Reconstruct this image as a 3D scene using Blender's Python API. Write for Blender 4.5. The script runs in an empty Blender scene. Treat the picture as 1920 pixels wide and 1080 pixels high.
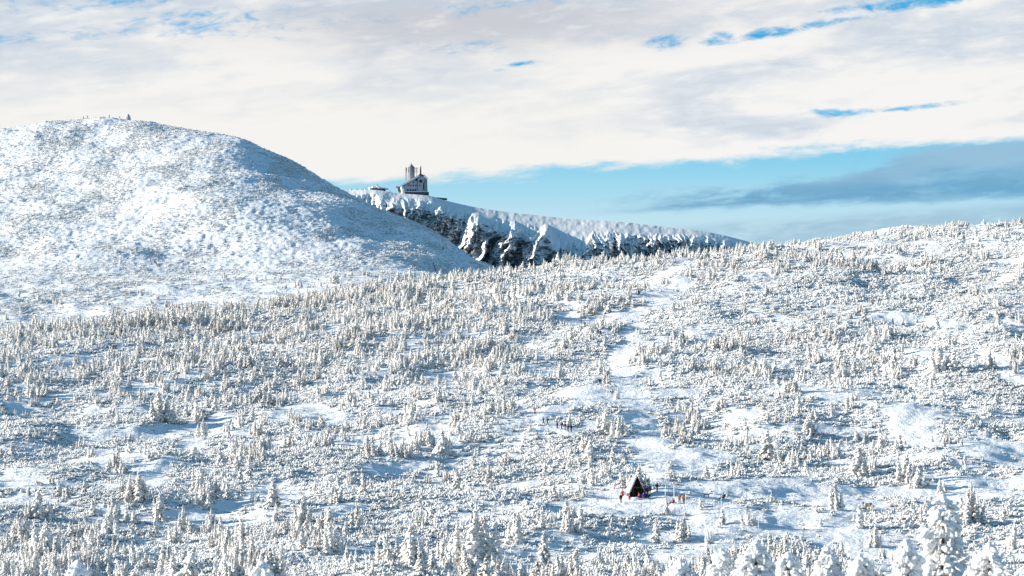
import bpy, bmesh, math, random
import numpy as np
from mathutils import Vector, Matrix, Euler
random.seed(7); rng = np.random.default_rng(7)
S = bpy.context.scene
C = S.collection
R = math.radians
F = 5333.0                                   # focal length in photo pixels (1920 wide)

# ------------------------------------------------------------------ camera
cam = bpy.data.cameras.new('camera'); cam_o = bpy.data.objects.new('camera', cam); C.objects.link(cam_o)
cam.sensor_width = 36; cam.lens = 100; cam.clip_start = .5; cam.clip_end = 60000
cam_o.location = (0, 0, 0); cam_o.rotation_euler = (R(90), 0, 0)
cam.dof.use_dof = True; cam.dof.focus_distance = 900; cam.dof.aperture_fstop = 1.8
S.camera = cam_o
S.view_settings.view_transform = 'Standard'; S.view_settings.look = 'None'
S.view_settings.exposure = 1.0; S.view_settings.gamma = 1.0

# ------------------------------------------------------------------ node helper
class NB:
    def __init__(s, nt): s.nt = nt
    def n(s, t, **k):
        x = s.nt.nodes.new(t)
        for a, b in k.items(): setattr(x, a, b)
        return x
    def put(s, sock, v):
        if isinstance(v, bpy.types.NodeSocket): s.nt.links.new(v, sock)
        elif v is not None: sock.default_value = v
    def m(s, op, a, b=None, c=None, clamp=False):
        x = s.n('ShaderNodeMath', operation=op, use_clamp=clamp)
        s.put(x.inputs[0], a)
        if b is not None: s.put(x.inputs[1], b)
        if c is not None: s.put(x.inputs[2], c)
        return x.outputs[0]
    def ss(s, v, a, b, lo=0., hi=1.):
        x = s.n('ShaderNodeMapRange', interpolation_type='SMOOTHSTEP')
        s.put(x.inputs[0], v); s.put(x.inputs[1], a); s.put(x.inputs[2], b); s.put(x.inputs[3], lo); s.put(x.inputs[4], hi)
        return x.outputs[0]
    def noise(s, vec, scale, detail=4, rough=.55, dist=0.):
        x = s.n('ShaderNodeTexNoise'); s.put(x.inputs['Vector'], vec)
        x.inputs['Scale'].default_value = scale; x.inputs['Detail'].default_value = detail
        x.inputs['Roughness'].default_value = rough; x.inputs['Distortion'].default_value = dist
        return x.outputs['Fac']
    def mix(s, f, a, b, bt='MIX'):
        x = s.n('ShaderNodeMix', data_type='RGBA', blend_type=bt)
        s.put(x.inputs[0], f)
        s.put(x.inputs[6], (*a, 1) if isinstance(a, tuple) and len(a) == 3 else a)
        s.put(x.inputs[7], (*b, 1) if isinstance(b, tuple) and len(b) == 3 else b)
        return x.outputs[2]
    def comb(s, a, b, c):
        x = s.n('ShaderNodeCombineXYZ'); s.put(x.inputs[0], a); s.put(x.inputs[1], b); s.put(x.inputs[2], c); return x.outputs[0]

# ------------------------------------------------------------------ sky and sun
SUN_EL, SUN_AZ = 14.5, -88.5               # azimuth clockwise from +Y: sun far left, a little behind the camera
SKY = 0.10
world = bpy.data.worlds.new('World'); S.world = world; world.use_nodes = True
nt = world.node_tree; nt.nodes.clear(); b = NB(nt)
sky = b.n('ShaderNodeTexSky', sky_type='NISHITA'); sky.sun_disc = False
sky.sun_elevation = R(SUN_EL); sky.sun_rotation = R(SUN_AZ); sky.altitude = 1400; sky.dust_density = .3; sky.air_density = 1.0; sky.ozone_density = 3.0
tc = b.n('ShaderNodeTexCoord'); sep = b.n('ShaderNodeSeparateXYZ'); nt.links.new(tc.outputs['Generated'], sep.inputs[0])
dx, dy, dz = sep.outputs
az = b.m('ARCTAN2', dx, dy); el = b.m('ARCSINE', dz)
U = b.m('MULTIPLY_ADD', az, F/1000, .96)     # thousands of photo pixels along the horizon: a unit of angle
V = b.m('MULTIPLY', el, F/1000)              # height over the horizon, same unit
Vs = b.m('MULTIPLY_ADD', U, -.075, V)        # cloud streets tilt up to the right
st = b.comb(b.m('MULTIPLY', U, 1.0), b.m('MULTIPLY', Vs, 4.2), 0.0)
fine = b.comb(b.m('MULTIPLY', U, 1.0), b.m('MULTIPLY', Vs, 3.0), 3.7)
n1 = b.noise(st, 1.7, 5, .55, .3); n2 = b.noise(fine, 5.0, 7, .62, .5); n3 = b.noise(st, 9.0, 5, .6, .2)
def blob(u0, v0, su, sv, tilt=0.):           # soft elliptical patch in sky angles; v0 given as photo row
    du = b.m('SUBTRACT', U, u0/1000.)
    dv = b.m('SUBTRACT', b.m('MULTIPLY_ADD', du, -tilt, V), (540-v0)/1000.)
    a = b.m('POWER', b.m('MULTIPLY', du, 1000./su), 2.0); c = b.m('POWER', b.m('MULTIPLY', dv, 1000./sv), 2.0)
    return b.m('EXPONENT', b.m('MULTIPLY', b.m('ADD', a, c), -1.0))
n2c = b.m('SUBTRACT', n2, .5); n1c = b.m('SUBTRACT', n1, .5); n3c = b.m('SUBTRACT', n3, .5)
# main sheet: everything above a slightly tilted lower edge
edge = b.m('MULTIPLY_ADD', b.m('SUBTRACT', U, .64), .066, .187)
edge = b.m('ADD', edge, b.m('ADD', b.m('MULTIPLY', n3c, .06), b.m('MULTIPLY', n2c, .05)))
main = b.ss(b.m('SUBTRACT', V, edge), -.006, .022)
holes = None
for (u0, v0, su, sv, t, k) in [(1245,78,45,17,.05,1.0),(1350,78,40,16,.1,1.2),(1440,66,90,11,.12,1.05),(1560,45,100,10,.15,1.0),(1700,12,140,13,.1,1.4),(1150,92,90,20,.1,.45),
                            (985,120,42,7,.12,1.0),(940,132,22,5,.12,.95),(1560,214,75,9,-.06,1.1),(1680,207,130,7,.09,.95),(900,15,120,25,.1,.5),(830,95,160,30,.05,.45),(1050,5,160,12,0,.5),(1500,90,200,14,.1,.3),(430,50,340,38,.05,.62),(150,10,300,30,.05,.6),(120,75,200,16,.05,.5)]:
    g = b.m('MULTIPLY', blob(u0, v0, su, sv, t), k)
    holes = g if holes is None else b.m('MAXIMUM', holes, g)
n4 = b.noise(b.comb(b.m('MULTIPLY', U, 1.0), b.m('MULTIPLY', Vs, 2.4), 9.1), 22.0, 6, .65, .6)
hz = b.ss(b.m('ADD', b.m('MINIMUM', holes, 1.0), b.m('MULTIPLY', b.m('ADD', b.m('MULTIPLY', n2c, 1.6), b.m('ADD', b.m('MULTIPLY', n3c, 1.0), b.m('MULTIPLY', b.m('SUBTRACT', n4, .5), 2.2))), b.ss(holes, .02, .4))), .3, 1.35)
high = b.ss(V, .75, 1.7)                     # overhead the sheet breaks up
high = b.m('MAXIMUM', b.m('MULTIPLY', high, b.ss(n1, .45, .56, 1.0, .85)), b.ss(b.m('ABSOLUTE', b.m('SUBTRACT', U, .96)), 2.0, 4.5, 0., .8))
main = b.m('MULTIPLY', main, b.m('SUBTRACT', 1.0, hz)); main = b.m('MULTIPLY', main, b.m('SUBTRACT', 1.0, high), clamp=True)
# low dark bank, right
btop = b.m('ADD', b.m('MULTIPLY_ADD', b.m('SUBTRACT', U, 1.06), .115, .148), b.m('ADD', b.m('MULTIPLY', n2c, .065), b.m('MULTIPLY', n3c, .06)))
btop = b.m('ADD', btop, b.m('MULTIPLY', b.ss(U, 1.55, 1.75), .028))
bbot = b.m('ADD', b.m('MULTIPLY_ADD', b.m('SUBTRACT', U, 1.06), .036, .138), b.m('MULTIPLY', n3c, .05))
bank = b.m('MULTIPLY', b.ss(b.m('SUBTRACT', V, btop), .014, -.016), b.ss(b.m('SUBTRACT', V, bbot), -.010, .012))
bank = b.m('MULTIPLY', bank, b.m('MULTIPLY', b.ss(U, 1.0, 1.35, 0., .84), b.ss(b.m('ADD', n3, b.m('MULTIPLY', n2, .5)), .5, .78, .62, 1.0)))
low = b.m('MULTIPLY', b.ss(b.m('SUBTRACT', V, b.m('MULTIPLY_ADD', b.m('SUBTRACT', U, 1.35), .06, .118)), .014, -.008), b.ss(b.m('ADD', n1, n3), .8, 1.1, .35, 1.0))
# colours (divided by the background strength and the exposure: radiance of the real thing)
G = 1.0/(SKY*2**1.0)
def col(r, g, bl):
    f = lambda c: (c/255/12.92 if c <= 10 else ((c/255+.055)/1.055)**2.4)*G
    return (f(r), f(g), f(bl))
blue = b.mix(b.ss(V, .20, .45), b.mix(b.ss(V, .08, .26), col(200, 230, 241), col(140, 210, 238)), col(58, 168, 224))
air = b.mix(b.ss(V, .1, 3.0), blue, b.mix(1.0, sky.outputs[0], (.50, .97, .95), 'MULTIPLY'))
shade = b.ss(b.m('ADD', b.m('MULTIPLY', b.m('SUBTRACT', V, edge), 1.25), b.m('ADD', b.m('MULTIPLY', n1c, 2.2), b.m('ADD', b.m('MULTIPLY', n2c, .8), b.m('MULTIPLY', n3c, .9)))), .04, .62)
ccol = b.mix(shade, col(246, 245, 243), col(196, 210, 225))
ccol = b.mix(b.m('MULTIPLY', blob(880, 45, 420, 55, .03), .6), ccol, col(208, 203, 204))
ccol = b.mix(b.m('MULTIPLY', b.ss(n3, .5, .72), .6), ccol, col(240, 240, 240))
ccol = b.mix(b.m('MULTIPLY', b.ss(U, 1.35, 1.0), b.m('MULTIPLY', b.ss(V, .5, .3), .6)), ccol, col(245, 243, 238))
bcol = b.mix(b.ss(b.m('ADD', b.m('SUBTRACT', V, bbot), b.m('MULTIPLY', n2c, .1)), .0, .09), col(96, 158, 198), col(154, 190, 216))
o = b.mix(b.m('MULTIPLY', low, .8), air, col(158, 193, 216)); o = b.mix(bank, o, bcol); o = b.mix(main, o, ccol)
bg = b.n('ShaderNodeBackground'); bg.inputs['Strength'].default_value = SKY; nt.links.new(o, bg.inputs[0])
wo = b.n('ShaderNodeOutputWorld'); nt.links.new(bg.outputs[0], wo.inputs[0])

sun = bpy.data.lights.new('sun', 'SUN'); sun.energy = 5.0; sun.angle = R(.5); sun.color = (1, .92, .81)
sun_o = bpy.data.objects.new('sun', sun); C.objects.link(sun_o)
sd = Vector((math.sin(R(SUN_AZ))*math.cos(R(SUN_EL)), math.cos(R(SUN_AZ))*math.cos(R(SUN_EL)), math.sin(R(SUN_EL))))
sun_o.rotation_euler = sd.to_track_quat('Z', 'Y').to_euler(); sun_o.location = sd*200

# ------------------------------------------------------------------ materials
MATS = {}
def mat(name, colr=None, rough=.7, build=None, metal=0.):
    if name in MATS: return MATS[name]
    m = bpy.data.materials.new(name); m.use_nodes = True; t = m.node_tree; bs = t.nodes['Principled BSDF']
    bs.inputs['Roughness'].default_value = rough; bs.inputs['Metallic'].default_value = metal
    bs.inputs['Specular IOR Level'].default_value = .25
    nb = NB(t)
    if build: build(nb, bs)
    else:
        g = nb.n('ShaderNodeNewGeometry')
        nz = nb.noise(g.outputs['Position'], 7.0, 3)
        c = nb.mix(nb.ss(nz, .3, .7), tuple(x*.86 for x in colr), tuple(min(1, x*1.1) for x in colr))
        t.links.new(c, bs.inputs['Base Color'])
    MATS[name] = m; return m
def snow_build(nb, bs):
    g = nb.n('ShaderNodeNewGeometry'); p = g.outputs['Position']
    a = nb.noise(p, .35, 5, .6); c = nb.mix(nb.ss(a, .35, .65), (.84, .86, .88), (.90, .90, .90))
    nb.nt.links.new(c, bs.inputs['Base Color'])
    bp = nb.n('ShaderNodeBump'); bp.inputs['Strength'].default_value = .8; bp.inputs['Distance'].default_value = .6
    mp = nb.n('ShaderNodeMapping'); mp.inputs['Scale'].default_value = (.9, .9, .9); nb.put(mp.inputs[0], p)
    nb.put(bp.inputs['Height'], nb.noise(mp.outputs[0], 1.3, 6, .6)); nb.nt.links.new(bp.outputs[0], bs.inputs['Normal'])
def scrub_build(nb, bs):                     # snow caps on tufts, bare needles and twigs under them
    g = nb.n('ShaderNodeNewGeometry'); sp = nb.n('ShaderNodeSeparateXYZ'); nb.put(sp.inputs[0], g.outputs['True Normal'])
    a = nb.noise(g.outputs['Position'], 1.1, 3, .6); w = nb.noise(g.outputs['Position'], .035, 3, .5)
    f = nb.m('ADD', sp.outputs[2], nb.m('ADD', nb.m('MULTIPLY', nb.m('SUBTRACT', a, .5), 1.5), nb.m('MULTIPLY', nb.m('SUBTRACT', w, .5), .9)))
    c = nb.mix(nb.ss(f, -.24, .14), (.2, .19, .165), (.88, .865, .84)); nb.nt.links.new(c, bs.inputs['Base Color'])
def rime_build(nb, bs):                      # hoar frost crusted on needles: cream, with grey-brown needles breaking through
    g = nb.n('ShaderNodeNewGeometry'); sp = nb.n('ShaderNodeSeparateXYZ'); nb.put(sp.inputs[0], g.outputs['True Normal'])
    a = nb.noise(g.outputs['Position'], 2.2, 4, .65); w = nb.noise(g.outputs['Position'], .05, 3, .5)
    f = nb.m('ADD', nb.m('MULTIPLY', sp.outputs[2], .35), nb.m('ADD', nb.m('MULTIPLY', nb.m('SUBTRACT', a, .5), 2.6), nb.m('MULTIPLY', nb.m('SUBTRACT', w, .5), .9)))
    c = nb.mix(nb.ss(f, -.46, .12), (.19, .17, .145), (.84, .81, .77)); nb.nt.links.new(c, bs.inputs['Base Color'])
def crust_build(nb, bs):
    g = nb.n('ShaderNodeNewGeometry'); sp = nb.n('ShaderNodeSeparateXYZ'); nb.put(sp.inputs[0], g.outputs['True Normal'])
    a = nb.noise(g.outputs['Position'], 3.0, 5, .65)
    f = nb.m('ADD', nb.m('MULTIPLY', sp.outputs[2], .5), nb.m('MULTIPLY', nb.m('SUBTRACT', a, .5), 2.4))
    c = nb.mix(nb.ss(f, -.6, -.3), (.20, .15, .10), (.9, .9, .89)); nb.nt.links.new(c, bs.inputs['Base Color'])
    bp = nb.n('ShaderNodeBump'); bp.inputs['Strength'].default_value = .8; bp.inputs['Distance'].default_value = .08
    nb.put(bp.inputs['Height'], nb.noise(g.outputs['Position'], 11., 5, .6)); nb.nt.links.new(bp.outputs[0], bs.inputs['Normal'])
def rock_build(nb, bs):                      # snow lies where the rock is not steep, rime streaks on the rest
    g = nb.n('ShaderNodeNewGeometry'); sp = nb.n('ShaderNodeSeparateXYZ'); nb.put(sp.inputs[0], g.outputs['Normal'])
    p = g.outputs['Position']; a = nb.noise(p, .11, 6, .68, .4)
    mp = nb.n('ShaderNodeMapping'); mp.inputs['Scale'].default_value = (1.0, .5, .3); nb.put(mp.inputs[0], p)
    c2 = nb.noise(mp.outputs[0], .55, 5, .7)
    f = nb.m('ADD', sp.outputs[2], nb.m('ADD', nb.m('MULTIPLY', nb.m('SUBTRACT', a, .5), 1.5), nb.m('MULTIPLY', nb.m('SUBTRACT', c2, .5), 1.4)))
    c = nb.mix(nb.ss(f, -.2, .4), (.22, .22, .235), (.84, .83, .81)); nb.nt.links.new(c, bs.inputs['Base Color'])
def fell_build(nb, bs): pass
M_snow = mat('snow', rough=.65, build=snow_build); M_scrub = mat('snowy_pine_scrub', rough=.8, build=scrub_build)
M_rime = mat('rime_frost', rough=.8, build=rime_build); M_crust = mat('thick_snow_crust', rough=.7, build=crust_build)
M_rock = mat('snow_dusted_rock', rough=.85, build=rock_build)
M_bark = mat('bark', (.10, .075, .055)); M_white = mat('packed_snow', (.88, .88, .88))
def P(c, n=None): return mat(n or 'paint_%02x%02x%02x' % tuple(int(x*255) for x in c), c)

# ------------------------------------------------------------------ numpy noise
def _h(ix, iy, s):
    n = (ix.astype(np.int64)*374761393 + iy.astype(np.int64)*668265263 + s*974634777) & 0xffffffff
    n = ((n ^ (n >> 13))*1274126177) & 0xffffffff; n = (n ^ (n >> 16)) & 0xffffffff
    return n/4294967295.0
def vn(x, y, s=0):
    x = np.asarray(x, float); y = np.asarray(y, float)
    ix = np.floor(x); iy = np.floor(y); fx = x-ix; fy = y-iy
    fx = fx*fx*fx*(fx*(fx*6-15)+10); fy = fy*fy*fy*(fy*(fy*6-15)+10)
    a = _h(ix, iy, s); b_ = _h(ix+1, iy, s); c = _h(ix, iy+1, s); d = _h(ix+1, iy+1, s)
    return (a*(1-fx)+b_*fx)*(1-fy)+(c*(1-fx)+d*fx)*fy*1.0
def fbm(x, y, o=4, s=0, g=.5):
    t = 0; a = 1; w = 0
    for i in range(o):
        c_, s_ = math.cos(.6*i), math.sin(.6*i)
        t = t + a*vn((x*c_-y*s_)*2**i+17*i, (x*s_+y*c_)*2**i-9*i, s+i); w += a; a *= g
    return t/w
def ridged(x, y, o=4, s=0):
    t = 0; a = 1; w = 0
    for i in range(o):
        t = t + a*(1-abs(2*vn(x*2**i+31*i, y*2**i, s+i)-1)); w += a; a *= .55
    return t/w
def smooth(e0, e1, v):
    t = np.clip((v-e0)/(e1-e0), 0, 1); return t*t*(3-2*t)
def pchip(xk, yk, x):
    xk = np.asarray(xk, float); yk = np.asarray(yk, float); h = np.diff(xk); d = np.diff(yk)/h
    m = np.zeros_like(yk); m[0] = d[0]; m[-1] = d[-1]
    for i in range(1, len(yk)-1):
        if d[i-1]*d[i] > 0:
            w1 = 2*h[i]+h[i-1]; w2 = h[i]+2*h[i-1]; m[i] = (w1+w2)/(w1/d[i-1]+w2/d[i])
    x = np.clip(x, xk[0], xk[-1]); i = np.clip(np.searchsorted(xk, x, side='right')-1, 0, len(xk)-2)
    t = (x-xk[i])/h[i]
    return (2*t**3-3*t**2+1)*yk[i]+(t**3-2*t**2+t)*h[i]*m[i]+(-2*t**3+3*t**2)*yk[i+1]+(t**3-t**2)*h[i]*m[i+1]

# ------------------------------------------------------------------ terrain shape (heights by bearing and distance)
KP = [-400, 0, 300, 620, 910, 1280, 1600, 1920, 2400]
near = {450: [1085,1085,1085,1080,1080,1085,1090,1095,1100], 550: [945,945,942,940,938,937,938,935,930],
        650: [815,815,812,810,805,800,795,790,785], 730: [738,735,730,725,718,708,700,694,684], 850: [655,650,638,622,608,592,584,574,560]}
crD = [890,900,950,1000,1050,1100,1130,1150,1150]; crY = [630,627,593,556,517,484,449,423,400]
dip = [1,1,1.5,3,8,10,10,10,10]
y1250 = [540,540,531,524,541]; z1250r = [-15,-25,-30,-30]
z1400r = [-35,-60,-80,-80]
y1400 = [503,503,496,488,533]
DK = [-400,0,100,200,240,300,380,450,500,560,620,660,700,760,820,880,915,960,1050,1280,1920,2400]
dY = [254,242,235,230,230,233,244,264,289,320,347,364,387,414,447,480,499,522,560,600,640,640]
dD = [1900,1900,1900,1895,1890,1880,1860,1850,1840,1820,1800,1780,1750,1720,1680,1640,1600,1580,1550,1530,1500,1500]
zof = lambda y, D: (540-y)/F*D
PXB = np.arange(-1500, 3501, 10.); DB = np.arange(0, 3001, 5.)
Zb = np.zeros((len(PXB), len(DB)))
for i, p in enumerate(PXB):
    q = min(max(p, -400), 2400); xs = [0, 60, 150, 300]; zs = [-1.9, -9, -19, -33]
    I = lambda t: float(pchip(KP, t, np.array([q]))[0])
    for D in (450, 550, 650, 730): xs.append(D); zs.append(zof(I(near[D]), D))
    cD = I(crD); cz = zof(I(crY), cD)
    xs.append(850); zs.append(min(zof(I(near[850]), 850), cz-1.0)); xs.append(cD); zs.append(cz)
    xs.append(cD+55); zs.append(cz-I(dip))
    z12 = [zof(a, 1250) for a in y1250]+z1250r; z14 = [zof(a, 1400) for a in y1400]+z1400r
    Dc = float(pchip(DK, dD, np.array([q]))[0]); Yc = float(pchip(DK, dY, np.array([q]))[0]); zc = zof(Yc, Dc)
    yf = (540-I(z14)/1400*F) if q < 1000 else 560
    xs.append(1275); zs.append(I(z12)); xs.append(1400); zs.append(I(z14))
    span = Dc-1400
    GX = [-400, 0, 200, 300, 450, 620, 760, 915, 1100]
    for f_, g_ in ((.36, float(np.interp(q, GX, [.62,.62,.59,.53,.45,.34,.39,.5,.6]))), (.68, float(np.interp(q, GX, [.29,.29,.28,.24,.18,.13,.15,.2,.3])))):
        Dm = 1400+span*f_; xs.append(Dm); zs.append(zof(Yc+(yf-Yc)*g_, Dm))
    xs += [Dc, Dc+120, Dc+380, 3100]; zs += [zc, zc-12, zc-70, -140]
    Zb[i] = pchip(xs, zs, DB)
k = np.array([1, 2, 3, 2, 1.])/9; Zb = np.apply_along_axis(lambda r: np.convolve(np.pad(r, 2, mode='edge'), k, 'valid'), 0, Zb)
def base_h(px, D):
    u = np.clip((px-PXB[0])/10., 0, len(PXB)-1.001); v = np.clip(D/5., 0, len(DB)-1.001)
    i = u.astype(int); j = v.astype(int); fu = u-i; fv = v-j
    return (Zb[i, j]*(1-fu)+Zb[i+1, j]*fu)*(1-fv)+(Zb[i, j+1]*(1-fu)+Zb[i+1, j+1]*fu)*fv
def H(x, y):
    x = np.asarray(x, float); y = np.asarray(y, float); px = 960+F*x/np.maximum(y, 1)
    z = base_h(px, y)
    near_ = smooth(60, 200, y); far = smooth(1250, 1450, y)
    z = z+near_*(1-far)*((fbm(x/75, y/95, 3, 3)-.5)*8.0+(fbm(x/19, y/26, 3, 11)-.5)*4.2+(fbm(x/4, y/4, 2, 19)-.5)*.55+(fbm(x/1.6, y/2.2, 2, 37)-.5)*.22)
    z = z+far*((fbm(x/70, y/90, 3, 5)-.5)*10+(fbm(x/24, y/34, 3, 23)-.5)*3.0+(fbm(x/2.4, y/3.6, 2, 29)-.5)*.9)
    return z
FARXY = {}
_D = np.concatenate([np.arange(430, 1250, .8), np.arange(1250, 2000, 1.5)])
def ground_px(px, py, dmin=430, dmax=2000):
    """ground point seen at bearing px and photo row py"""
    d = _D[(_D >= dmin) & (_D <= dmax)]; x = (px-960)/F*d; ys = 540-H(x, d)/d*F
    w = np.nonzero(ys <= py)[0]
    j = w[0] if len(w) else int(np.argmin(ys)); return x[j], d[j], float(H(x[j:j+1], d[j:j+1])[0])

# ------------------------------------------------------------------ object helpers
def link(o, parent=None, kind=None, label=None, cat=None, group=None):
    if o.name not in C.objects: C.objects.link(o)
    if parent is not None: o.parent = parent
    if kind: o['kind'] = kind
    if label: o['label'] = label
    if cat: o['category'] = cat
    if group: o['group'] = group
    return o
def obj(name, me, parent=None, **k): return link(bpy.data.objects.new(name, me), parent, **k)
def empty(name, loc, rz=0, label=None, cat=None, group=None):
    o = bpy.data.objects.new(name, None); o.location = loc; o.rotation_euler = (0, 0, rz); o.empty_display_size = .3
    return link(o, label=label, cat=cat, group=group)
def npmesh(name, V_, Fq, mats, mi=None, smooth_=True):
    V_ = np.asarray(V_, np.float32).reshape(-1, 3); Fq = np.asarray(Fq, np.int32); n = Fq.shape[1]
    me = bpy.data.meshes.new(name); me.vertices.add(len(V_)); me.vertices.foreach_set('co', V_.ravel())
    me.loops.add(Fq.size); me.loops.foreach_set('vertex_index', Fq.ravel())
    me.polygons.add(len(Fq)); me.polygons.foreach_set('loop_start', np.arange(0, Fq.size, n, dtype=np.int32))
    me.polygons.foreach_set('loop_total', np.full(len(Fq), n, np.int32))
    if smooth_: me.polygons.foreach_set('use_smooth', np.ones(len(Fq), bool))
    for m in mats: me.materials.append(m)
    if mi is not None: me.polygons.foreach_set('material_index', np.asarray(mi, np.int32))
    me.update(calc_edges=True); return me
def gridfaces(nu, nv):
    i = np.arange(nu-1)[:, None]*nv+np.arange(nv-1)[None]; i = i.ravel()
    return np.stack([i, i+nv, i+nv+1, i+1], 1)

# ------------------------------------------------------------------ the ground sheet
pc = np.concatenate([np.arange(-7000, -600, 200), np.arange(-600, -60, 12), np.arange(-60, 1981, 2.), np.arange(1992, 2600, 12), np.arange(2700, 9000, 200)])
dc = np.concatenate([[3, 8, 15, 25, 40], np.arange(60, 420, 6.), np.arange(420, 1180, .8), np.arange(1180, 1990, 1.7), np.arange(2000, 3000, 25), [4000, 8000, 20000, 45000]])
PX, DD = np.meshgrid(pc, dc, indexing='ij'); X = (PX-960)/F*DD; Z = H(X, DD)
Z = np.where(DD > 3000, -150.0-(DD-3000)*.01, Z)
obj('snow_ground', npmesh('snow_ground', np.stack([X, DD, Z], -1), gridfaces(len(pc), len(dc)), [M_snow]), kind='structure')
del PX, DD, X, Z

# ------------------------------------------------------------------ far cliff ridge
SKx = [400,560,640,700,745,803,840,900,1000,1080,1150,1250,1320,1400,1500,1700]
SKy = [352,355,357,356,362,367,377,390,403,411,415,426,434,452,480,520]
def cliff_pt(px, t):
    """t: 0 skyline .. down in photo rows"""
    ys = pchip(SKx, SKy, px); y = ys+t
    s = (y-400)*.42                                           # ribs lean down to the left
    q = px+s*smooth(700, 900, px)*(1-smooth(1050, 1150, px))+(fbm(px/22, t/22, 3, 33)-.5)*26*smooth(4, 30, t)
    off = np.interp(q, [400,700,745,790,868,882,893,935,945,960,985,1000,1010,1036,1050,1098,1106,1112,1122,1200,1350,1500],
                       [0,0,4,18,62,58,22,-6,20,2,-12,22,10,-22,-8,26,13,12,26,34,46,60])
    lip = 9+16*smooth(880, 1000, px)+14*smooth(1030, 1050, px)*(1-smooth(1095,1110,px))-14*smooth(1180,1300,px)
    lip = lip*(.45+1.1*fbm(px/13, px*0+2, 4, 77, .7))
    ramp = smooth(lip*.7, lip+26-12*smooth(1110, 1180, px), t)
    D = 2230-1.2*np.minimum(t, lip)-.34*np.clip(t-lip, 0, 400)
    ref = np.interp(q, [400,700,745,868,893,1000,1100,1200,1350,1500], [2,2,30,64,60,28,30,38,50,64])
    D = D+(off-ref)*ramp*.85
    x = (px-960)/F*D; z = (540-y)/F*D
    bowl = smooth(1035, 1050, q)*(1-smooth(1096, 1106, q))*(1-smooth(60,100,t))
    rough = ramp*(1-.88*bowl)
    n = ridged(q/27+t/110, t/110+3, 4, 41)-.5; n2 = ridged(q/8.5-t/60, t/34, 4, 51)-.5
    D = D-rough*(n*34+n2*17+(ridged(q/3.2+t/9, t/4.5, 3, 57)-.5)*6.5)-(1-ramp)*(fbm(px/9, t/9, 3, 61)-.5)*1.6
    return (px-960)/F*D, D, (540-y)/F*D+rough*n2*2.0
pu = np.arange(500, 1640, 1.3); tt = np.concatenate([np.arange(0, 150, .75), np.arange(150, 400, 10)])
PU, TT = np.meshgrid(pu, tt, indexing='ij'); x, y, z = cliff_pt(PU, TT)
TOP = []
ys = pchip(SKx, SKy, pu); zt = (540-ys)/F*2230
rows = [np.stack([(pu-960)/F*D2, np.full_like(pu, D2), zt-dz], -1)[:, None] for D2, dz in ((2700, 60), (2400, 6), (2300, 1.2), (2260, .3))]
arr = np.concatenate(rows+[np.stack([x, y, z], -1)], 1)
obj('cliff_ridge', npmesh('cliff_ridge', arr, gridfaces(arr.shape[0], arr.shape[1]), [M_rock]), kind='structure')
def ridge_z(px, D=2235.): return float((540-pchip(SKx, SKy, np.array([px]))[0])/F*2230)

# ------------------------------------------------------------------ clearings, tracks, density
def gp(px, py): a = ground_px(px, py); return (a[0], a[1])
TR = [([(1195,950),(1200,905),(1222,885),(1228,860),(1215,820),(1205,780),(1178,735),(1165,700),(1162,660),(1185,640),(1195,615),(1175,590),(1225,575),(1250,550),(1225,535),(1190,530),(1250,512),(1285,498),(1280,476)], 4.0),
      ([(1175,590),(1130,598),(1090,608),(1055,600)], 3.0), ([(1178,735),(1130,745),(1095,752),(1050,764),(1010,785),(1040,800),(1075,806),(1110,800)], 2.6),
      ([(1160,950),(1230,935),(1330,925),(1420,920),(1500,925),(1570,940)], 11.0), ([(1150,945),(1060,950)], 5.0), ([(1350,985),(1480,975),(1560,1000),(1640,1040),(1700,1075)], 9.0),
      ([(1420,920),(1600,925),(1760,915),(1920,905)], 6.0), ([(1215,860),(1330,850),(1290,890)], 7.0), ([(1165,650),(1240,640),(1290,625)], 4.5),
      ([(640,790),(600,775),(560,765)], 9.0), ([(250,820),(370,805)], 7.), ([(270,880),(300,900)], 4.), ([(730,1055),(800,1065)], 4.), ([(640,950),(600,965)], 4.),
      ([(700,880),(790,872)], 3.), ([(900,915),(1000,905)], 4.), ([(480,925),(570,930)], 3.), ([(1230,740),(1300,730)], 5.), ([(1480,720),(1560,750),(1640,740)], 6.),
      ([(1590,600),(1700,590),(1800,610)], 4.), ([(1300,830),(1480,800),(1600,810)], 4.), ([(60,675),(220,655),(420,640),(520,620)], 2.5), ([(1560,870),(1760,850)], 3.5), ([(1840,930),(1920,925)], 4.)]
SEG = []
for pts, w in TR:
    g = [gp(*p) for p in pts]
    for a, c in zip(g[:-1], g[1:]): SEG.append((*a, *c, w*(1.35 if len(SEG) < 40 else 1.1)))
def clear(x, y):
    """1 in the open snow, 0 in the scrub"""
    f = np.zeros_like(x); wob = (fbm(x/5, y/9, 3, 71)-.5)*2
    for ax, ay, bx, by, w in SEG:
        vx, vy = bx-ax, (by-ay); l = vx*vx+vy*vy+1e-9
        t = np.clip(((x-ax)*vx+(y-ay)*vy)/l, 0, 1); d = np.hypot(x-ax-vx*t, (y-ay-vy*t)*.55)
        f = np.maximum(f, 1-smooth(.45, .8, d/w+wob*.25))
    return f
pxof = lambda x, y: 960+F*x/y
def scrub_density(x, y):
    px = pxof(x, y)
    c = np.interp(px, KP, crD)
    a = smooth(.43, .54, fbm(x/9, y/20, 4, 81)+.055)*.7+.3*smooth(.42, .56, fbm(x/28, y/60, 3, 85)+.02)
    a = a*(1-.95*clear(x, y))
    beyond = smooth(0, 60, y-c)
    far = .26*smooth(.48, .6, fbm(x/14, y/40, 4, 91))+.06
    return a*(1-beyond)+far*beyond
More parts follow.
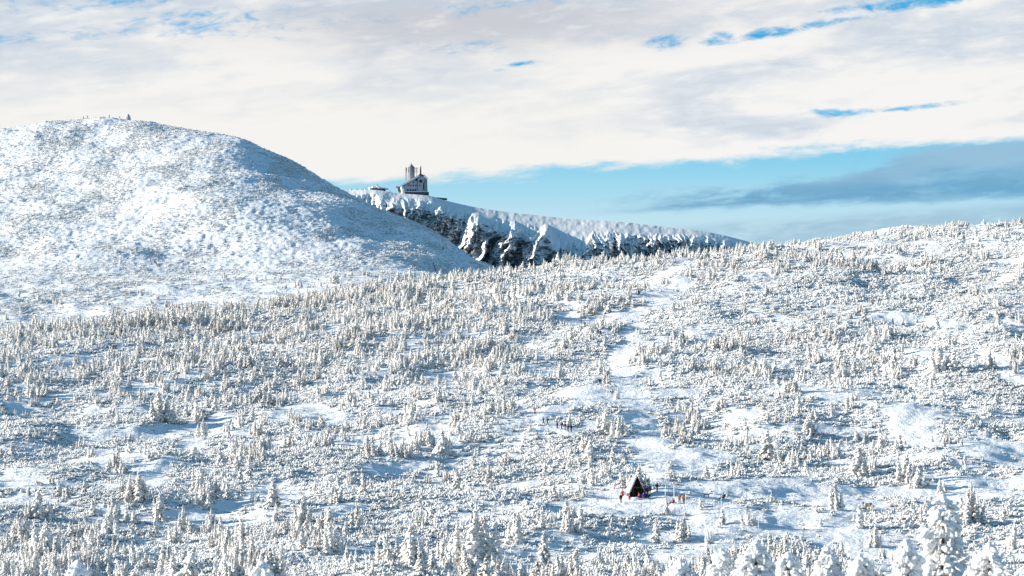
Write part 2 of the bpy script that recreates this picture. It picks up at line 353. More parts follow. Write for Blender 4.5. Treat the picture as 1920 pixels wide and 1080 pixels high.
def tree_density(x, y):
    px = pxof(x, y); sy = 540-H(x, y)/y*F
    c = np.interp(px, KP, crD)
    cl = smooth(.52, .62, fbm(x/8, y/15, 3, 101)); big = smooth(.38, .58, fbm(x/40, y/70, 2, 105))
    a = .003+.17*cl*big+.03*cl
    belt = (1-smooth(820, 1060, px))*smooth(790, 640, sy); belt = belt*(.35+.65*smooth(.38, .5, fbm(x/25, y/50, 3, 107)))
    ridge = smooth(-75, -25, y-c)*(.25+.75*smooth(1900, 300, px))
    belt = belt*(.35+.65*smooth(.4, .6, fbm(x/6, y/12, 2, 131))); a = np.maximum(a, .26*belt); a = np.maximum(a, .16*ridge*(1-.45*smooth(1250, 1500, px)))
    a = a*(1-smooth(0, 14, y-c)*.995)+.012*smooth(10, 30, y-c)*smooth(.45, .6, fbm(x/12, y/30, 3, 141)); a = a*(1-clear(x, y)*.97)
    return a

# ------------------------------------------------------------------ plant shapes
def ico(sub):
    bm = bmesh.new(); bmesh.ops.create_icosphere(bm, subdivisions=sub, radius=1)
    V_ = np.array([v.co[:] for v in bm.verts]); F_ = np.array([[v.index for v in f.verts] for f in bm.faces]); bm.free(); return V_, F_
ICO1, ICO2, ICO3 = ico(1), ico(2), ico(3)
def rotm(e): return np.array(Euler(e).to_matrix())
class Lumps:
    def __init__(s): s.v = []; s.f = []; s.n = 0
    def add(s, tpl, loc, scl, rot=(0, 0, 0), jit=.18, r=rng):
        v = tpl[0]*(1+r.uniform(-jit, jit, (len(tpl[0]), 1)))*np.array(scl); v = v@rotm(rot).T+np.array(loc)
        s.v.append(v); s.f.append(tpl[1]+s.n); s.n += len(v)
    def mesh(s, name, m, sm=False): return npmesh(name, np.concatenate(s.v), np.concatenate(s.f), [m], smooth_=sm)
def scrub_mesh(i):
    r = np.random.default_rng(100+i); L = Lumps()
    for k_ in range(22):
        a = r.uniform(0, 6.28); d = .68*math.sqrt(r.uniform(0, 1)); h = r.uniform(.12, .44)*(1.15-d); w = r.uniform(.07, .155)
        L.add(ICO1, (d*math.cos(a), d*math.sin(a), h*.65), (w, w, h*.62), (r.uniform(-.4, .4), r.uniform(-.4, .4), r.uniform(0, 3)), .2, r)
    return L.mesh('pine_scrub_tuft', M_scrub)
def tree_mesh(i):
    """a rime-crusted spruce one metre high, some with several leaders"""
    r = np.random.default_rng(200+i); L = Lumps(); W = [.20, .16, .24, .19, .22, .17, .2, .18][i % 8]
    stems = [(0, 0, 1.0)] if i % 2 == 0 else [(0, 0, 1.0)]+[(r.uniform(.12, .27)*math.cos(a), r.uniform(.12, .27)*math.sin(a), r.uniform(.5, .88)) for a in np.arange(0, 6.2, 1.55)+r.uniform(0, 1.5)]
    for sx, sy, sh_ in stems:
        lean = r.uniform(-.07, .07, 2); n = 62 if sh_ == 1.0 else 34; W2 = W*(sh_ if len(stems) > 1 else 1)*(.8 if len(stems) > 1 else 1)
        for k_ in range(n):
            t = .03+.9*(k_+.5)/n; a = k_*2.399+r.uniform(-.5, .5)
            rad = W2*((1-t)**.7)*r.uniform(.45, 1.3)*(1 if t > .12 else .85)
            ln = rad*.62+.012; th = .018+.05*(1-t)*r.uniform(.5, 1.4)
            cx = sx+math.cos(a)*rad*.55+lean[0]*t; cy = sy+math.sin(a)*rad*.55+lean[1]*t
            L.add(ICO1, (cx, cy, (t-.02)*sh_), (ln, th*.8, th), (0, r.uniform(.35, .95), a), .24, r)
        L.add(ICO1, (sx+lean[0], sy+lean[1], .94*sh_), (.012, .012, .075), (0, 0, 0), .1, r)
        L.add(ICO2, (sx+lean[0]*.5, sy+lean[1]*.5, .42*sh_), (W2*.33, W2*.33, .38*sh_), (0, 0, 0), .12, r)
    return L
def tube(pts, rads, seg=7):
    V_ = []; F_ = []
    for j, (p, r_) in enumerate(zip(pts, rads)):
        for k_ in range(seg):
            a = 2*math.pi*k_/seg; V_.append((p[0]+math.cos(a)*r_, p[1]+math.sin(a)*r_, p[2]))
    for j in range(len(pts)-1):
        for k_ in range(seg):
            a = j*seg+k_; c_ = j*seg+(k_+1) % seg; F_.append((a, c_, c_+seg, a+seg))
    return V_, F_
NT = 8
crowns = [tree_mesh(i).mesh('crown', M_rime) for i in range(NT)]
tv, tf = tube([(0, 0, -.08), (0, 0, .3), (0, 0, .9)], [.028, .02, .006]); trunk_me = npmesh('trunk', tv, tf, [M_bark])
def big_tree(i, hgt=7., wid=1.6):
    """close tree buried in snow: fat clods on drooping boughs, twigs in the gaps"""
    r = np.random.default_rng(300+i); L = Lumps()
    n = 430
    for k_ in range(n):
        t = (k_+.5)/n; a = k_*2.399+r.uniform(-.5, .5); rad = wid*(1-t)**.42*r.uniform(.45, 1.15)+.1
        s_ = (.10+.15*(1-t)**.5)*r.uniform(.35, 1.5)
        d = rad*r.uniform(.35, .95); zz = hgt*t-rad*.28+.1
        L.add(ICO2, (math.cos(a)*d, math.sin(a)*d, zz), (s_*1.5, s_*.85, s_*.62), (r.uniform(-.3, .3), r.uniform(.0, .9), a), .16, r)
        if True:
            for q in range(2):
                a2 = a+r.uniform(-.5, .5); d2 = rad*r.uniform(.8, 1.15)
                L.add(ICO1, (math.cos(a2)*d2, math.sin(a2)*d2, zz+r.uniform(-.25, .2)), (s_*.5, s_*.3, s_*.35), (0, r.uniform(.2, .9), a2), .25, r)
    L.add(ICO2, (0, 0, hgt-.1), (.2, .2, .34), (0, 0, 0), .1, r)
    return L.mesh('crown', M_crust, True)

# ------------------------------------------------------------------ scatter
def sample(n, d0, d1, p0, p1):
    d = np.sqrt(rng.uniform(d0*d0, d1*d1, n)); px = rng.uniform(p0, p1, n); return (px-960)/F*d, d, px
def gn_scatter(name, meshes, pts, rot, scl, idx, kind='stuff', label=None, cat=None):
    me = bpy.data.meshes.new(name); me.vertices.add(len(pts)); me.vertices.foreach_set('co', np.asarray(pts, np.float32).ravel())
    for nm, ty, dat in (('rot', 'FLOAT_VECTOR', rot), ('scl', 'FLOAT_VECTOR', scl)):
        a = me.attributes.new(nm, ty, 'POINT'); a.data.foreach_set('vector', np.asarray(dat, np.float32).ravel())
    a = me.attributes.new('idx', 'INT', 'POINT'); a.data.foreach_set('value', np.asarray(idx, np.int32))
    o_ = obj(name, me, kind=kind, label=label, cat=cat)
    col_ = bpy.data.collections.new(name+'_kinds')
    for j, m in enumerate(meshes):
        q = bpy.data.objects.new('%s_kind_%02d' % (name, j), m); col_.objects.link(q)
    ng = bpy.data.node_groups.new(name, 'GeometryNodeTree'); ng.interface.new_socket('Geometry', in_out='INPUT', socket_type='NodeSocketGeometry'); ng.interface.new_socket('Geometry', in_out='OUTPUT', socket_type='NodeSocketGeometry')
    N = ng.nodes; gi = N.new('NodeGroupInput'); go = N.new('NodeGroupOutput'); ci = N.new('GeometryNodeCollectionInfo'); ci.inputs['Collection'].default_value = col_
    ci.inputs['Separate Children'].default_value = True; ci.inputs['Reset Children'].default_value = True
    ip = N.new('GeometryNodeInstanceOnPoints'); ip.inputs['Pick Instance'].default_value = True
    def at(nm, ty):
        q = N.new('GeometryNodeInputNamedAttribute'); q.data_type = ty; q.inputs['Name'].default_value = nm; return q.outputs['Attribute']
    L = ng.links; L.new(gi.outputs[0], ip.inputs['Points']); L.new(ci.outputs[0], ip.inputs['Instance'])
    e2r = N.new('FunctionNodeEulerToRotation'); L.new(at('rot', 'FLOAT_VECTOR'), e2r.inputs[0]); L.new(e2r.outputs[0], ip.inputs['Rotation'])
    L.new(at('scl', 'FLOAT_VECTOR'), ip.inputs['Scale']); L.new(at('idx', 'INT'), ip.inputs['Instance Index']); L.new(ip.outputs[0], go.inputs[0])
    md = o_.modifiers.new('scatter', 'NODES'); md.node_group = ng; return o_

WALK = [(a, b_)+ground_px(a, b_)[:2] for a, b_ in ((1164,943),(1167.5,936),(1232,924.5),(1262,946.5),(1274,945.5),(1282.5,945.5),(1357,937),(1003,778),(1019,797),(1026.5,798),(1045,806),(1053,807.5),(1059.5,809),(1065,810.5),(1071,811.5),(1124.5,722),(1089.5,607),(1096.5,614),(1110.5,594),(1114,594),(1197,555),(1195,936),(1205,936),(1215,930),(1185,936))]
def blocks(x_, y_, w, dep): return any(abs(960+F*x_/y_-a) < w and -1.0 < c_[1]-y_ < dep for a, b_, *c_ in WALK)
x, y, px = sample(350000, 300, 1350, -50, 1970); D0 = scrub_density(x, y)
keep = rng.uniform(0, 1, len(x)) < D0*np.interp(y, [450, 1200], [1, .75])
for a_, b_, gx_, gy_ in WALK: keep &= ~((np.abs(px-a_) < 7) & (gy_-y > -1.0) & (gy_-y < 5.0))
x, y, px, D0 = x[keep], y[keep], px[keep], D0[keep]
n1_ = len(x); z = H(x, y); s_ = rng.uniform(.65, 1.25, n1_)*(.75+.4*D0)*np.interp(y, [450, 1200], [1, 1.25])
rot = np.stack([rng.uniform(-.12, .12, n1_), rng.uniform(-.12, .12, n1_), rng.uniform(0, 6.28, n1_)], 1)
pts = np.stack([x, y, z-.04], 1); scl = np.stack([s_, s_, s_*rng.uniform(.7, 1.5, n1_)], 1)
# farther off, on the saddle and the dome
x2, y2, p2 = sample(170000, 1300, 1930, -50, 1000)
k2 = rng.uniform(0, 1, len(x2)) < (.12+.55*smooth(.47, .6, fbm(x2/14, y2/30, 4, 95)))*np.where(y2 > 1430, .8, .45)
x2, y2 = x2[k2], y2[k2]; n2_ = len(x2); s2 = rng.uniform(.55, 1.25, n2_)
pts = np.concatenate([pts, np.stack([x2, y2, H(x2, y2)-.1], 1)]); scl = np.concatenate([scl, np.stack([s2, s2, s2*1.35], 1)])
rot = np.concatenate([rot, np.stack([0*s2, 0*s2, rng.uniform(0, 6, n2_)], 1)])
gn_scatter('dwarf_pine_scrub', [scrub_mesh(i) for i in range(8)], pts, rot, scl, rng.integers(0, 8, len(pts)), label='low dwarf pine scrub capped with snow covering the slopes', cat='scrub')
print('scrub', len(pts))

# trees
x, y, px = sample(170000, 340, 1290, -40, 1960); td = tree_density(x, y)
k_ = rng.uniform(0, 1, len(x)) < td; x, y, px = x[k_], y[k_], px[k_]
hh = .9+4.3*rng.beta(1.3, 2.3, len(x))*np.interp(y, [450, 650, 1100], [1.0, .8, .9])*np.clip(.7+.8*fbm(x/14, y/20, 2, 121), .6, 1.3)*(1-.28*smooth(1000, 1090, y)*smooth(1250, 1500, px))
TREES = [(a, b_, h_) for a, b_, h_ in zip(x, y, hh)]
# spruces that can be told apart in the photograph: (px, base row, height in photo rows, width factor, label)
KEY = [(1200,925,54,1.5,'frosted spruce rising just behind the peak of the dark A-frame shelter'),
       (1186,918,38,1.2,'slender frosted spruce immediately left of the A-frame shelter'),
       (1165,915,30,1.3,'short frosted spruce farther left of the A-frame shelter, behind the red-jacketed walker'),
       (1158,748,24,.8,'lone slim frosted spruce beside the snow track, above the pair of thick spruces'),
       (1133,815,48,1.6,'taller of two thick frosted spruces right of the file of dark walkers'),
       (1163,818,42,1.5,'shorter of two thick frosted spruces right of the file of dark walkers'),
       (1250,965,34,1.1,'frosted spruce in front of the seated person in red, left of the orange jackets'),
       (1281,1015,50,1.3,'tall frosted spruce in the cluster below the two orange jackets'),
       (1313,958,26,.9,'small snow-capped spruce right of the two orange jackets'),
       (1402,985,34,1.3,'small spruce with a thin bare tip alone in the snow field right of the shelter'),
       (1355,985,34,1.2,'frosted spruce in the snow below the dark crouching person'),
       (1568,955,52,1.1,'tall narrow frosted spruce at the right end of the open snow field'),
       (1612,990,48,1.2,'frosted spruce with a pale broad foot, below the brownish bush on the right'),
       (1640,1025,46,1.1,'isolated frosted spruce casting a blue shadow above the round snowy crowns at the right'),
       (1770,925,28,1.2,'small frosted spruce just above the tallest snow-buried crown'),
       (1817,980,62,1.3,'dense tall frosted spruce right of the tallest snow-buried crown'),
       (1440,863,60,1.5,'thick frosted spruce cluster centre right of the track, in open snow'),
       (1402,835,34,.9,'thin pointed frosted spruce left of the thick centre right spruce'),
       (1515,815,40,1.4,'dark-footed broad frosted spruce on the right slope'),
       (1560,782,28,1.0,'neat conical frosted spruce alone on the right slope'),
       (1610,895,62,1.6,'broad shaggy frosted spruce with dark gaps on the right slope'),
       (1697,905,58,1.2,'tall frosted spruce left of the dark-footed one near the right edge'),
       (1722,915,44,1.5,'dark-footed squat frosted spruce beside a taller one near the right edge'),
       (1855,692,40,1.1,'frosted spruce standing alone high on the right slope'),
       (1675,700,54,1.0,'tall narrow frosted spruce high on the right slope'),
       (1765,695,52,1.8,'wide many-stemmed frosted spruce high on the right slope'),
       (1886,424,14,.9,'tiny pointed spruce standing up on the right skyline'),
       (1286,478,26,1.2,'conical frosted spruce on the skyline against the blue cliff'),
       (1235,482,24,2.0,'round bushy frosted tree on the skyline against the cliff'),
       (885,1072,120,1.5,'very tall frosted spruce at the bottom centre'),
       (905,1060,100,1.2,'frosted spruce leaning against the very tall one at bottom centre'),
       (965,1020,64,1.1,'pointed frosted spruce right of the dark gap at bottom centre'),
       (1018,1065,70,1.2,'slim frosted spruce at the bottom right of the central group'),
       (790,990,44,1.0,'small pointed frosted spruce left of the bottom centre group'),
       (745,1078,50,1.1,'short dark-barked frosted spruce beside the small snow patch at the bottom'),
       (262,940,60,1.5,'tall frosted spruce with dark foot at lower left'),
       (300,975,52,1.4,'broad frosted spruce with a blue shadow at lower left'),
       (375,925,56,1.2,'frosted spruce in the row at lower left, centre'),
       (70,975,60,1.5,'pale frosted spruce near the left edge, lower part'),
       (610,842,34,.9,'small pointed spruce beside the snow patch left of centre'),
       (510,950,50,1.6,'dense frosted spruce pair left of bottom centre'),
       (887,735,34,.9,'thin tall spruce spire in the middle of the slope'),
       (830,855,50,1.6,'clump-forming frosted spruce with dark shade left of the middle'),
       (800,835,44,1.3,'frosted spruce at the left end of the dark shaded clump near the middle'),
       (1093,840,30,1.0,'small frosted spruce below the file of dark walkers'),
       (1270,815,26,.9,'small frosted spruce in open snow right of the track'),
       (1127,700,32,1.1,'frosted spruce standing over the single dark walker on the track'),
       (300,790,58,1.4,'tall frosted spruce in the grey clump left of centre'),
       (1060,972,36,1.6,'bushy frosted spruce in the snow left of the shelter'),
       (1480,735,36,1.4,'bushy frosted spruce on the shaded hollow edge, right slope')]
reg = []
for n_, (a, b_, h_, w_, lb) in enumerate(KEY):
    gx, gy, gz = ground_px(a, b_, dmax=1180) if b_ > 500 else ground_px(a, b_, dmin=1000, dmax=1180)
    reg.append((gx, gy, gz, h_/F*gy, w_, lb))
    if w_ >= 1.3 and gy < 1000:
        for q in range(random.randint(2, 4)):
            TREES.append((gx+random.uniform(-1.6, 1.6), gy+random.uniform(-.5, 2.5), h_/F*gy*random.uniform(.45, .85)))
TREES = [t for t in TREES if not any(abs(t[0]-k__[0]) < .5 and abs(t[1]-k__[1]) < 1.2 for k__ in reg)]
TREES = [t for t in TREES if not blocks(t[0], t[1], 9, 26)]
def seen(t):
    z_ = float(H(np.array([t[0]]), np.array([t[1]]))[0]); return 540-(z_+t[2])/t[1]*F < 1076 and -8 < 960+F*t[0]/t[1] < 1928 and not (t[1] < 425)
size = sorted(TREES, key=lambda t: -(t[2]/t[1]) if seen(t) else 1.0); nind = 300-len(reg)-12
ind, rest = size[:nind], size[nind:]
def put_tree(n_, x_, y_, z_, h_, w_, lb, group=None):
    e = empty('frosted_spruce', (x_, y_, z_-.02), random.uniform(0, 6.28), lb, 'spruce', group); e.scale = (h_*w_, h_*w_, h_)
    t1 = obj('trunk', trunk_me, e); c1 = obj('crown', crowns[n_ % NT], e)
for n_, (a, b_, c_, h_, w_, lb) in enumerate(reg): put_tree(n_, a, b_, c_, h_, w_, lb)
LM = [(1195,935,'the A-frame shelter'),(1055,810,'the file of five dark walkers'),(1274,945,'the two orange jackets'),(1357,937,'the dark crouching person'),(1124,722,'the single dark walker'),(1768,1000,'the tallest snow-buried crown'),
      (1640,1025,'the isolated spruce above the round crowns'),(1628,960,'the russet bush'),(1612,895,'the broad shaggy spruce'),(1440,863,'the thick spruce beside the open snow'),(1855,1040,'the wide snow-buried crown with a hollow'),(1920,1000,'the lower right corner'),
      (1478,1050,'the row of snow-buried crowns'),(1275,1060,'the low broad snow-buried crown'),(885,1072,'the very tall spruce at bottom centre'),(1018,1065,'the slim spruce at bottom centre'),(965,1020,'the pointed spruce near bottom centre'),(745,1078,'the dark-barked spruce at the bottom'),
      (492,1060,'the right one of the left pair of buried crowns'),(146,1060,'the buried crown near the left corner'),(0,1070,'the lower left corner'),(292,975,'the thick white post'),(262,940,'the tall dark-footed spruce at lower left'),(70,975,'the pale spruce near the left edge'),
      (375,925,'the lower left row of spruces'),(510,950,'the dense spruce pair'),(610,842,'the spruce beside the snow patch'),(800,835,'the shaded clump near the middle'),(887,735,'the thin spire in mid-slope'),(300,790,'the grey clump left of centre'),(213,655,'the bare brown bush'),
      (1552,491,'the large boulder'),(1855,692,'the lone spruce high on the right'),(1675,700,'the narrow spruce high on the right'),(1765,695,'the many-stemmed spruce'),(650,1050,'the lowest gap left of centre'),(1100,1070,'the bottom edge below the shelter'),(600,980,'the snow patch left of bottom centre')]
def whereabouts(x_, y_, h_):
    p_ = 960+F*x_/y_; r_ = 540-float(H(np.array([x_]), np.array([y_]))[0])/y_*F
    a, c_, nm = min(LM, key=lambda l: math.hypot(l[0]-p_, 1.6*(l[1]-r_))); du, dv = p_-a, 2.2*(r_-c_)
    d = ('just ' if math.hypot(du, dv) < 55 else 'well ') + (('right of' if du > 0 else 'left of') if abs(du) > abs(dv) else ('below' if dv > 0 else 'above'))
    return '%s rime-covered spruce %s %s' % ('tall' if h_ > 4.6 else 'middling' if h_ > 4.0 else 'short', d, nm)
for n_, (a, b_, h_) in enumerate(ind):
    put_tree(n_, a, b_, float(H(np.array([a]), np.array([b_]))[0]), h_, random.uniform(.85, 1.55), whereabouts(a, b_, h_), 'rime-covered spruces on the slope')
n_ = len(rest); ra = np.array(rest)
joined = []
for i in range(NT):
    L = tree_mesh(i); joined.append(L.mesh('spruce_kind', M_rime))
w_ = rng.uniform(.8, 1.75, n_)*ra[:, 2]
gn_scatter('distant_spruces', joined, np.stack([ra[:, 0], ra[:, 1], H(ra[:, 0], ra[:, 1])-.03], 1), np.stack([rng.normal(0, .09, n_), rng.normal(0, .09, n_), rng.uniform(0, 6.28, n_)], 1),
           np.stack([w_, w_, ra[:, 2]], 1), rng.integers(0, NT, n_), label='thousands of small rime-covered spruces scattered over the slope', cat='spruces')
print('trees', len(TREES))

# close snow-buried trees along the bottom edge: (px, top row, distance, height, half width, label)
BIG = [(1768,930,112,8.0,1.45,'tallest snow-buried tree crown at the lower right, close to the camera'),
       (1700,995,108,6.0,1.1,'narrow snow-buried crown with brown gaps left of the tallest one'),
       (1855,1008,106,6.0,1.6,'wide snow-buried crown with a shaded hollow at the lower right corner'),
       (1612,1015,110,6.0,1.35,'rounded snow-buried crown between two gaps at the bottom right'),
       (1552,1010,116,6.0,.9,'slim grey-shaded snow-buried crown at the bottom, left of the rounded one'),
       (1478,1008,112,6.0,1.2,'snow-buried crown at the bottom, second from the left of the right-hand row'),
       (1418,1005,108,6.0,1.1,'snow-buried crown at the bottom beside the thin pole'),
       (1352,1012,114,6.0,.9,'leftmost pointed snow-buried crown of the bottom right row'),
       (1275,1038,104,6.0,1.9,'low broad snow-buried crown at the bottom, left of the pointed ones'),
       (1205,1056,104,6.0,1.4,'low snow mound crown peeping over the bottom edge right of centre'),
       (492,1038,100,6.0,1.0,'snow-buried crown peeping over the bottom edge, right one of the left pair'),
       (418,1056,102,6.0,1.1,'low snow-buried crown peeping over the bottom edge between two others on the left'),
       (146,1044,100,6.0,1.1,'snow-buried crown peeping over the bottom edge near the left corner'),
       (1925,1040,100,6.0,1.2,'snow-buried crown cut by the right edge at the bottom corner'),
       (930,1066,104,6.0,1.0,'snow-buried crown barely showing at the bottom edge near the centre')]
for n_, (px_, ty, D_, h_, w_, lb) in enumerate(BIG):
    if n_: ty += [10, 20, 14, 28, 18, 30][n_ % 6]
    x_ = (px_-960)/F*D_; top = (540-ty)/F*D_; g_ = float(H(np.array([x_]), np.array([float(D_)]))[0]); h2 = max(h_, top-g_+.1)
    e = empty('snow_buried_tree', (x_, D_, top-h2-.15), random.uniform(0, 6), lb, 'tree')
    tv, tf = tube([(0, 0, -.6), (0, 0, h2*.5), (0, 0, h2*.93)], [.2, .13, .04]); obj('trunk', npmesh('trunk', tv, tf, [M_bark]), e)
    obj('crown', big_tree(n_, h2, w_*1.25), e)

# ------------------------------------------------------------------ box and prism builders
class MB:
    def __init__(s): s.bm = bmesh.new(); s.mats = []
    def mi(s, m):
        if m not in s.mats: s.mats.append(m)
        return s.mats.index(m)
    def box(s, lo, hi, m, M=None, bev=0.):
        r = bmesh.ops.create_cube(s.bm, size=1); vs = r['verts']
        for v in vs: v.co = Vector([lo[i]+(v.co[i]+.5)*(hi[i]-lo[i]) for i in range(3)])
        fs = list({f for v in vs for f in v.link_faces})
        if bev: 
            q = bmesh.ops.bevel(s.bm, geom=list({e for v in vs for e in v.link_edges}), offset=bev, segments=1, affect='EDGES'); fs = list(set(q['faces']) | {f for f in fs if f.is_valid}); vs = list({v for f in fs for v in f.verts})
        for f in fs: f.material_index = s.mi(m)
        if M is not None:
            for v in vs: v.co = M@v.co
    def prism(s, poly, y0, y1, m, axis='y'):
        P3 = (lambda a, c, d: (a, d, c)) if axis == 'y' else (lambda a, c, d: (d, a, c)) if axis == 'x' else (lambda a, c, d: (a, c, d))
        A = [s.bm.verts.new(P3(a, c, y0)) for a, c in poly]; B = [s.bm.verts.new(P3(a, c, y1)) for a, c in poly]; k_ = s.mi(m); n = len(poly)
        for f in [A, B[::-1]]+[[A[i], B[i], B[(i+1) % n], A[(i+1) % n]] for i in range(n)]: s.bm.faces.new(f).material_index = k_
    def rod(s, a, b_, r, m, r2=None, seg=8):
        a = Vector(a); b_ = Vector(b_); d = b_-a; q = bmesh.ops.create_cone(s.bm, cap_ends=True, segments=seg, radius1=r, radius2=r if r2 is None else r2, depth=d.length)
        M = Matrix.Translation((a+b_)/2)@d.to_track_quat('Z', 'Y').to_matrix().to_4x4()
        for v in q['verts']: v.co = M@v.co
        for f in {f for v in q['verts'] for f in v.link_faces}: f.material_index = s.mi(m)
    def blob(s, loc, scl, m, sub=2, jit=.1):
        q = bmesh.ops.create_icosphere(s.bm, subdivisions=sub, radius=1)
        for v in q['verts']:
            k_ = 1+random.uniform(-jit, jit); v.co = Vector([v.co[i]*scl[i]*k_+loc[i] for i in range(3)])
        for f in {f for v in q['verts'] for f in v.link_faces}: f.material_index = s.mi(m); f.smooth = True
    def out(s, name, parent=None, **k):
        bmesh.ops.recalc_face_normals(s.bm, faces=s.bm.faces[:]); me = bpy.data.meshes.new(name); s.bm.to_mesh(me); s.bm.free()
        for m in s.mats: me.materials.append(m)
        return obj(name, me, parent, **k)
def one(fn, name, parent=None, **k): q = MB(); fn(q); return q.out(name, parent, **k)

# ------------------------------------------------------------------ mountain station on the ridge
wood = P((.09, .06, .045), 'dark_wood'); wall_w = P((.40, .43, .47), 'rimed_wall'); tow_w = P((.20, .22, .26), 'shade_toned_tower'); stone = P((.075, .075, .08), 'dark_stone')  # tower's pale wall darkened to blue-grey: its shade is put into the colour
glass = P((.035, .04, .05), 'dark_glass'); red = P((.30, .06, .05), 'red_trim'); orange_met = P((.42, .20, .10), 'orange_steel'); grey = P((.19, .17, .16), 'sooty_metal'); ochre = P((.45, .32, .18), 'ochre_wall')  # steel of the left antenna rack is a plain orange
Db = 2236.0; mp_ = Db/F; bx = (772-960)*mp_; bz = (540-367.5)*mp_
st_ = empty('mountain_station', (bx, Db, bz), 0, 'tall rimed mountain station with sloping snowy roof and round tower on the cliff edge', 'building')
def L2(px_, py_): return ((px_-772)*mp_, (367.5-py_)*mp_)
poly = [L2(*p) for p in ((753,350.8),(787.5,331.2),(790.5,330.0),(795,330.5),(800.2,335.2),(801,359.8),(759,359.8),(753,359))]
one(lambda q: q.prism(poly, 0, 11, wall_w), 'wall', st_)
one(lambda q: (q.prism([L2(*p) for p in ((759,359.9),(803.5,359.9),(803.5,372),(759,370))], -.9, 11.5, stone), q.prism([L2(*p) for p in ((758.5,359.0),(803.2,359.0),(803.2,359.85),(758.5,359.85))], -1.1, -.02, M_white)), 'plinth', st_)
one(lambda q: q.prism([L2(*p) for p in ((751,352.6),(788.5,330.6),(788.5,329.6),(751,351.2))], -.7, 11.8, red), 'roof', st_)
rf = st_.children[-1]
one(lambda q: q.prism([L2(*p) for p in ((750.5,351.15),(788.4,329.55),(787.8,327.2),(782,329.6),(750.5,347.4))], -.75, 11.9, M_white), 'roof_snow', st_)
one(lambda q: q.prism([L2(*p) for p in ((784.5,328.5),(788.6,329.9),(794,329.2),(790.8,326.6),(787,326.4))], -.8, 11.95, red), 'ridge_cap', st_)
one(lambda q: q.prism([L2(*p) for p in ((790.6,328.6),(795,329.3),(801.5,334.6),(801.8,333.2),(795.5,327.3),(790.6,326.8))], -.7, 11.8, M_white), 'roof', st_)
def win(x0, y0, x1, y1, nm='window'):
    a, b2 = L2(x0, y1), L2(x1, y0); w = one(lambda q: q.box((a[0]-.12, -.10, a[1]-.12), (b2[0]+.12, -.003, b2[1]+.12), wood), nm, st_)
    one(lambda q: q.box((a[0], -.14, a[1]), (b2[0], -.103, b2[1]), glass), 'pane', w)
for wx in (765.7, 770.3, 775, 779.8): win(wx-.75, 346.6, wx+.75, 349.0)
win(774.6, 340.8, 776.0, 343.2); win(779.2, 335.8, 780.4, 338.0) if False else None
for wx in (764.5, 769.5, 774.5, 779.0): win(wx-1.3, 355.0, wx+1.3, 357.8)
win(786.7, 337.2, 791.8, 342.2); win(786, 346.9, 787.6, 349); win(793.4, 343.5, 795.2, 356.0, 'door'); win(779.0, 335.4, 782.2, 339.6)
one(lambda q: q.box((L2(782.3,0)[0], -.3, L2(0,357)[1]), (L2(783.1,0)[0], -.003, L2(0,334.5)[1]), wood), 'drainpipe', st_)
for wx in (797.2, 800.6): one(lambda q: q.box((L2(wx,0)[0]-.15, -.5, L2(0,359)[1]), (L2(wx,0)[0]+.15, -.2, L2(0,334)[1]), grey), 'balcony_post', st_)
one(lambda q: q.box((L2(794.8,0)[0], -.45, L2(0,341)[1]), (L2(801.5,0)[0], -.15, L2(0,340.2)[1]), grey), 'balcony_rail', st_)
# annex with ochre front
one(lambda q: (q.prism([L2(*p) for p in ((744.5,351),(752.9,350),(752.9,362),(748.5,362))], .6, 9, ochre)), 'annex_wall', st_)
one(lambda q: (q.prism([L2(*p) for p in ((742,351.5),(753,350.2),(753,349.4),(742,350.6))], -.2, 9.6, red), q.prism([L2(*p) for p in ((742,350.55),(753,349.35),(752,347.4),(744,348.6))], -.2, 9.6, M_white)), 'annex_roof', st_)
one(lambda q: [q.box((L2(w,0)[0]-.3, .45, L2(0,359.5)[1]), (L2(w,0)[0]+.3, .597, L2(0,353)[1]), wood) for w in (747.5, 749.8)], 'annex_window', st_)
one(lambda q: [q.blob((L2(755+random.uniform(-2,2),0)[0], -.6+random.uniform(-.6,.4), L2(0,random.uniform(352,362))[1]), (1.0, .9, 1.1), M_crust, 2, .12) for _ in range(16)], 'drift_snow', st_)
# tower
tx = L2(770.7, 0)[0]; ty_ = 6.0; tr = 6.4*mp_
def tower(q):
    q.rod((tx, ty_, L2(0,352)[1]), (tx, ty_, L2(0,313.8)[1]), tr, tow_w, seg=14)
one(tower, 'tower', st_)
one(lambda q: (q.rod((tx, ty_, L2(0,313.9)[1]), (tx, ty_, L2(0,307.2)[1]), tr*1.10, tow_w, .35, 14), q.rod((tx, ty_, L2(0,308.2)[1]), (tx, ty_, L2(0,303.8)[1]), .28, grey, .12)), 'tower_cap', st_)
one(lambda q: [q.rod((tx, ty_, L2(0,yy)[1]), (tx, ty_, L2(0,yy+.7)[1]), tr*1.03, grey, seg=14) for yy in (314.3, 320, 331, 341)], 'tower_band', st_)
def rack(q, x0, x1, ya, yb, n, m):
    for xx in (x0, x1): q.rod((L2(xx,0)[0], ty_-1.2, L2(0,yb)[1]), (L2(xx,0)[0], ty_-1.2, L2(0,ya)[1]), .17, m, seg=6)
    for k_ in range(n):
        yy = ya+(yb-ya)*(k_+.5)/n; q.rod((L2(x0,0)[0]-.3, ty_-1.2, L2(0,yy)[1]), (L2(x1,0)[0]+.3, ty_-1.2, L2(0,yy)[1]), .14, m, seg=6)
one(lambda q: rack(q, 760, 762.2, 313, 338.5, 9, orange_met), 'antenna_rack', st_)
one(lambda q: [q.blob((L2(760.8,0)[0], ty_-1.4, L2(0,yy)[1]), (.55, .5, .95), orange_met) for yy in (316.5, 319.5)], 'antenna', st_)
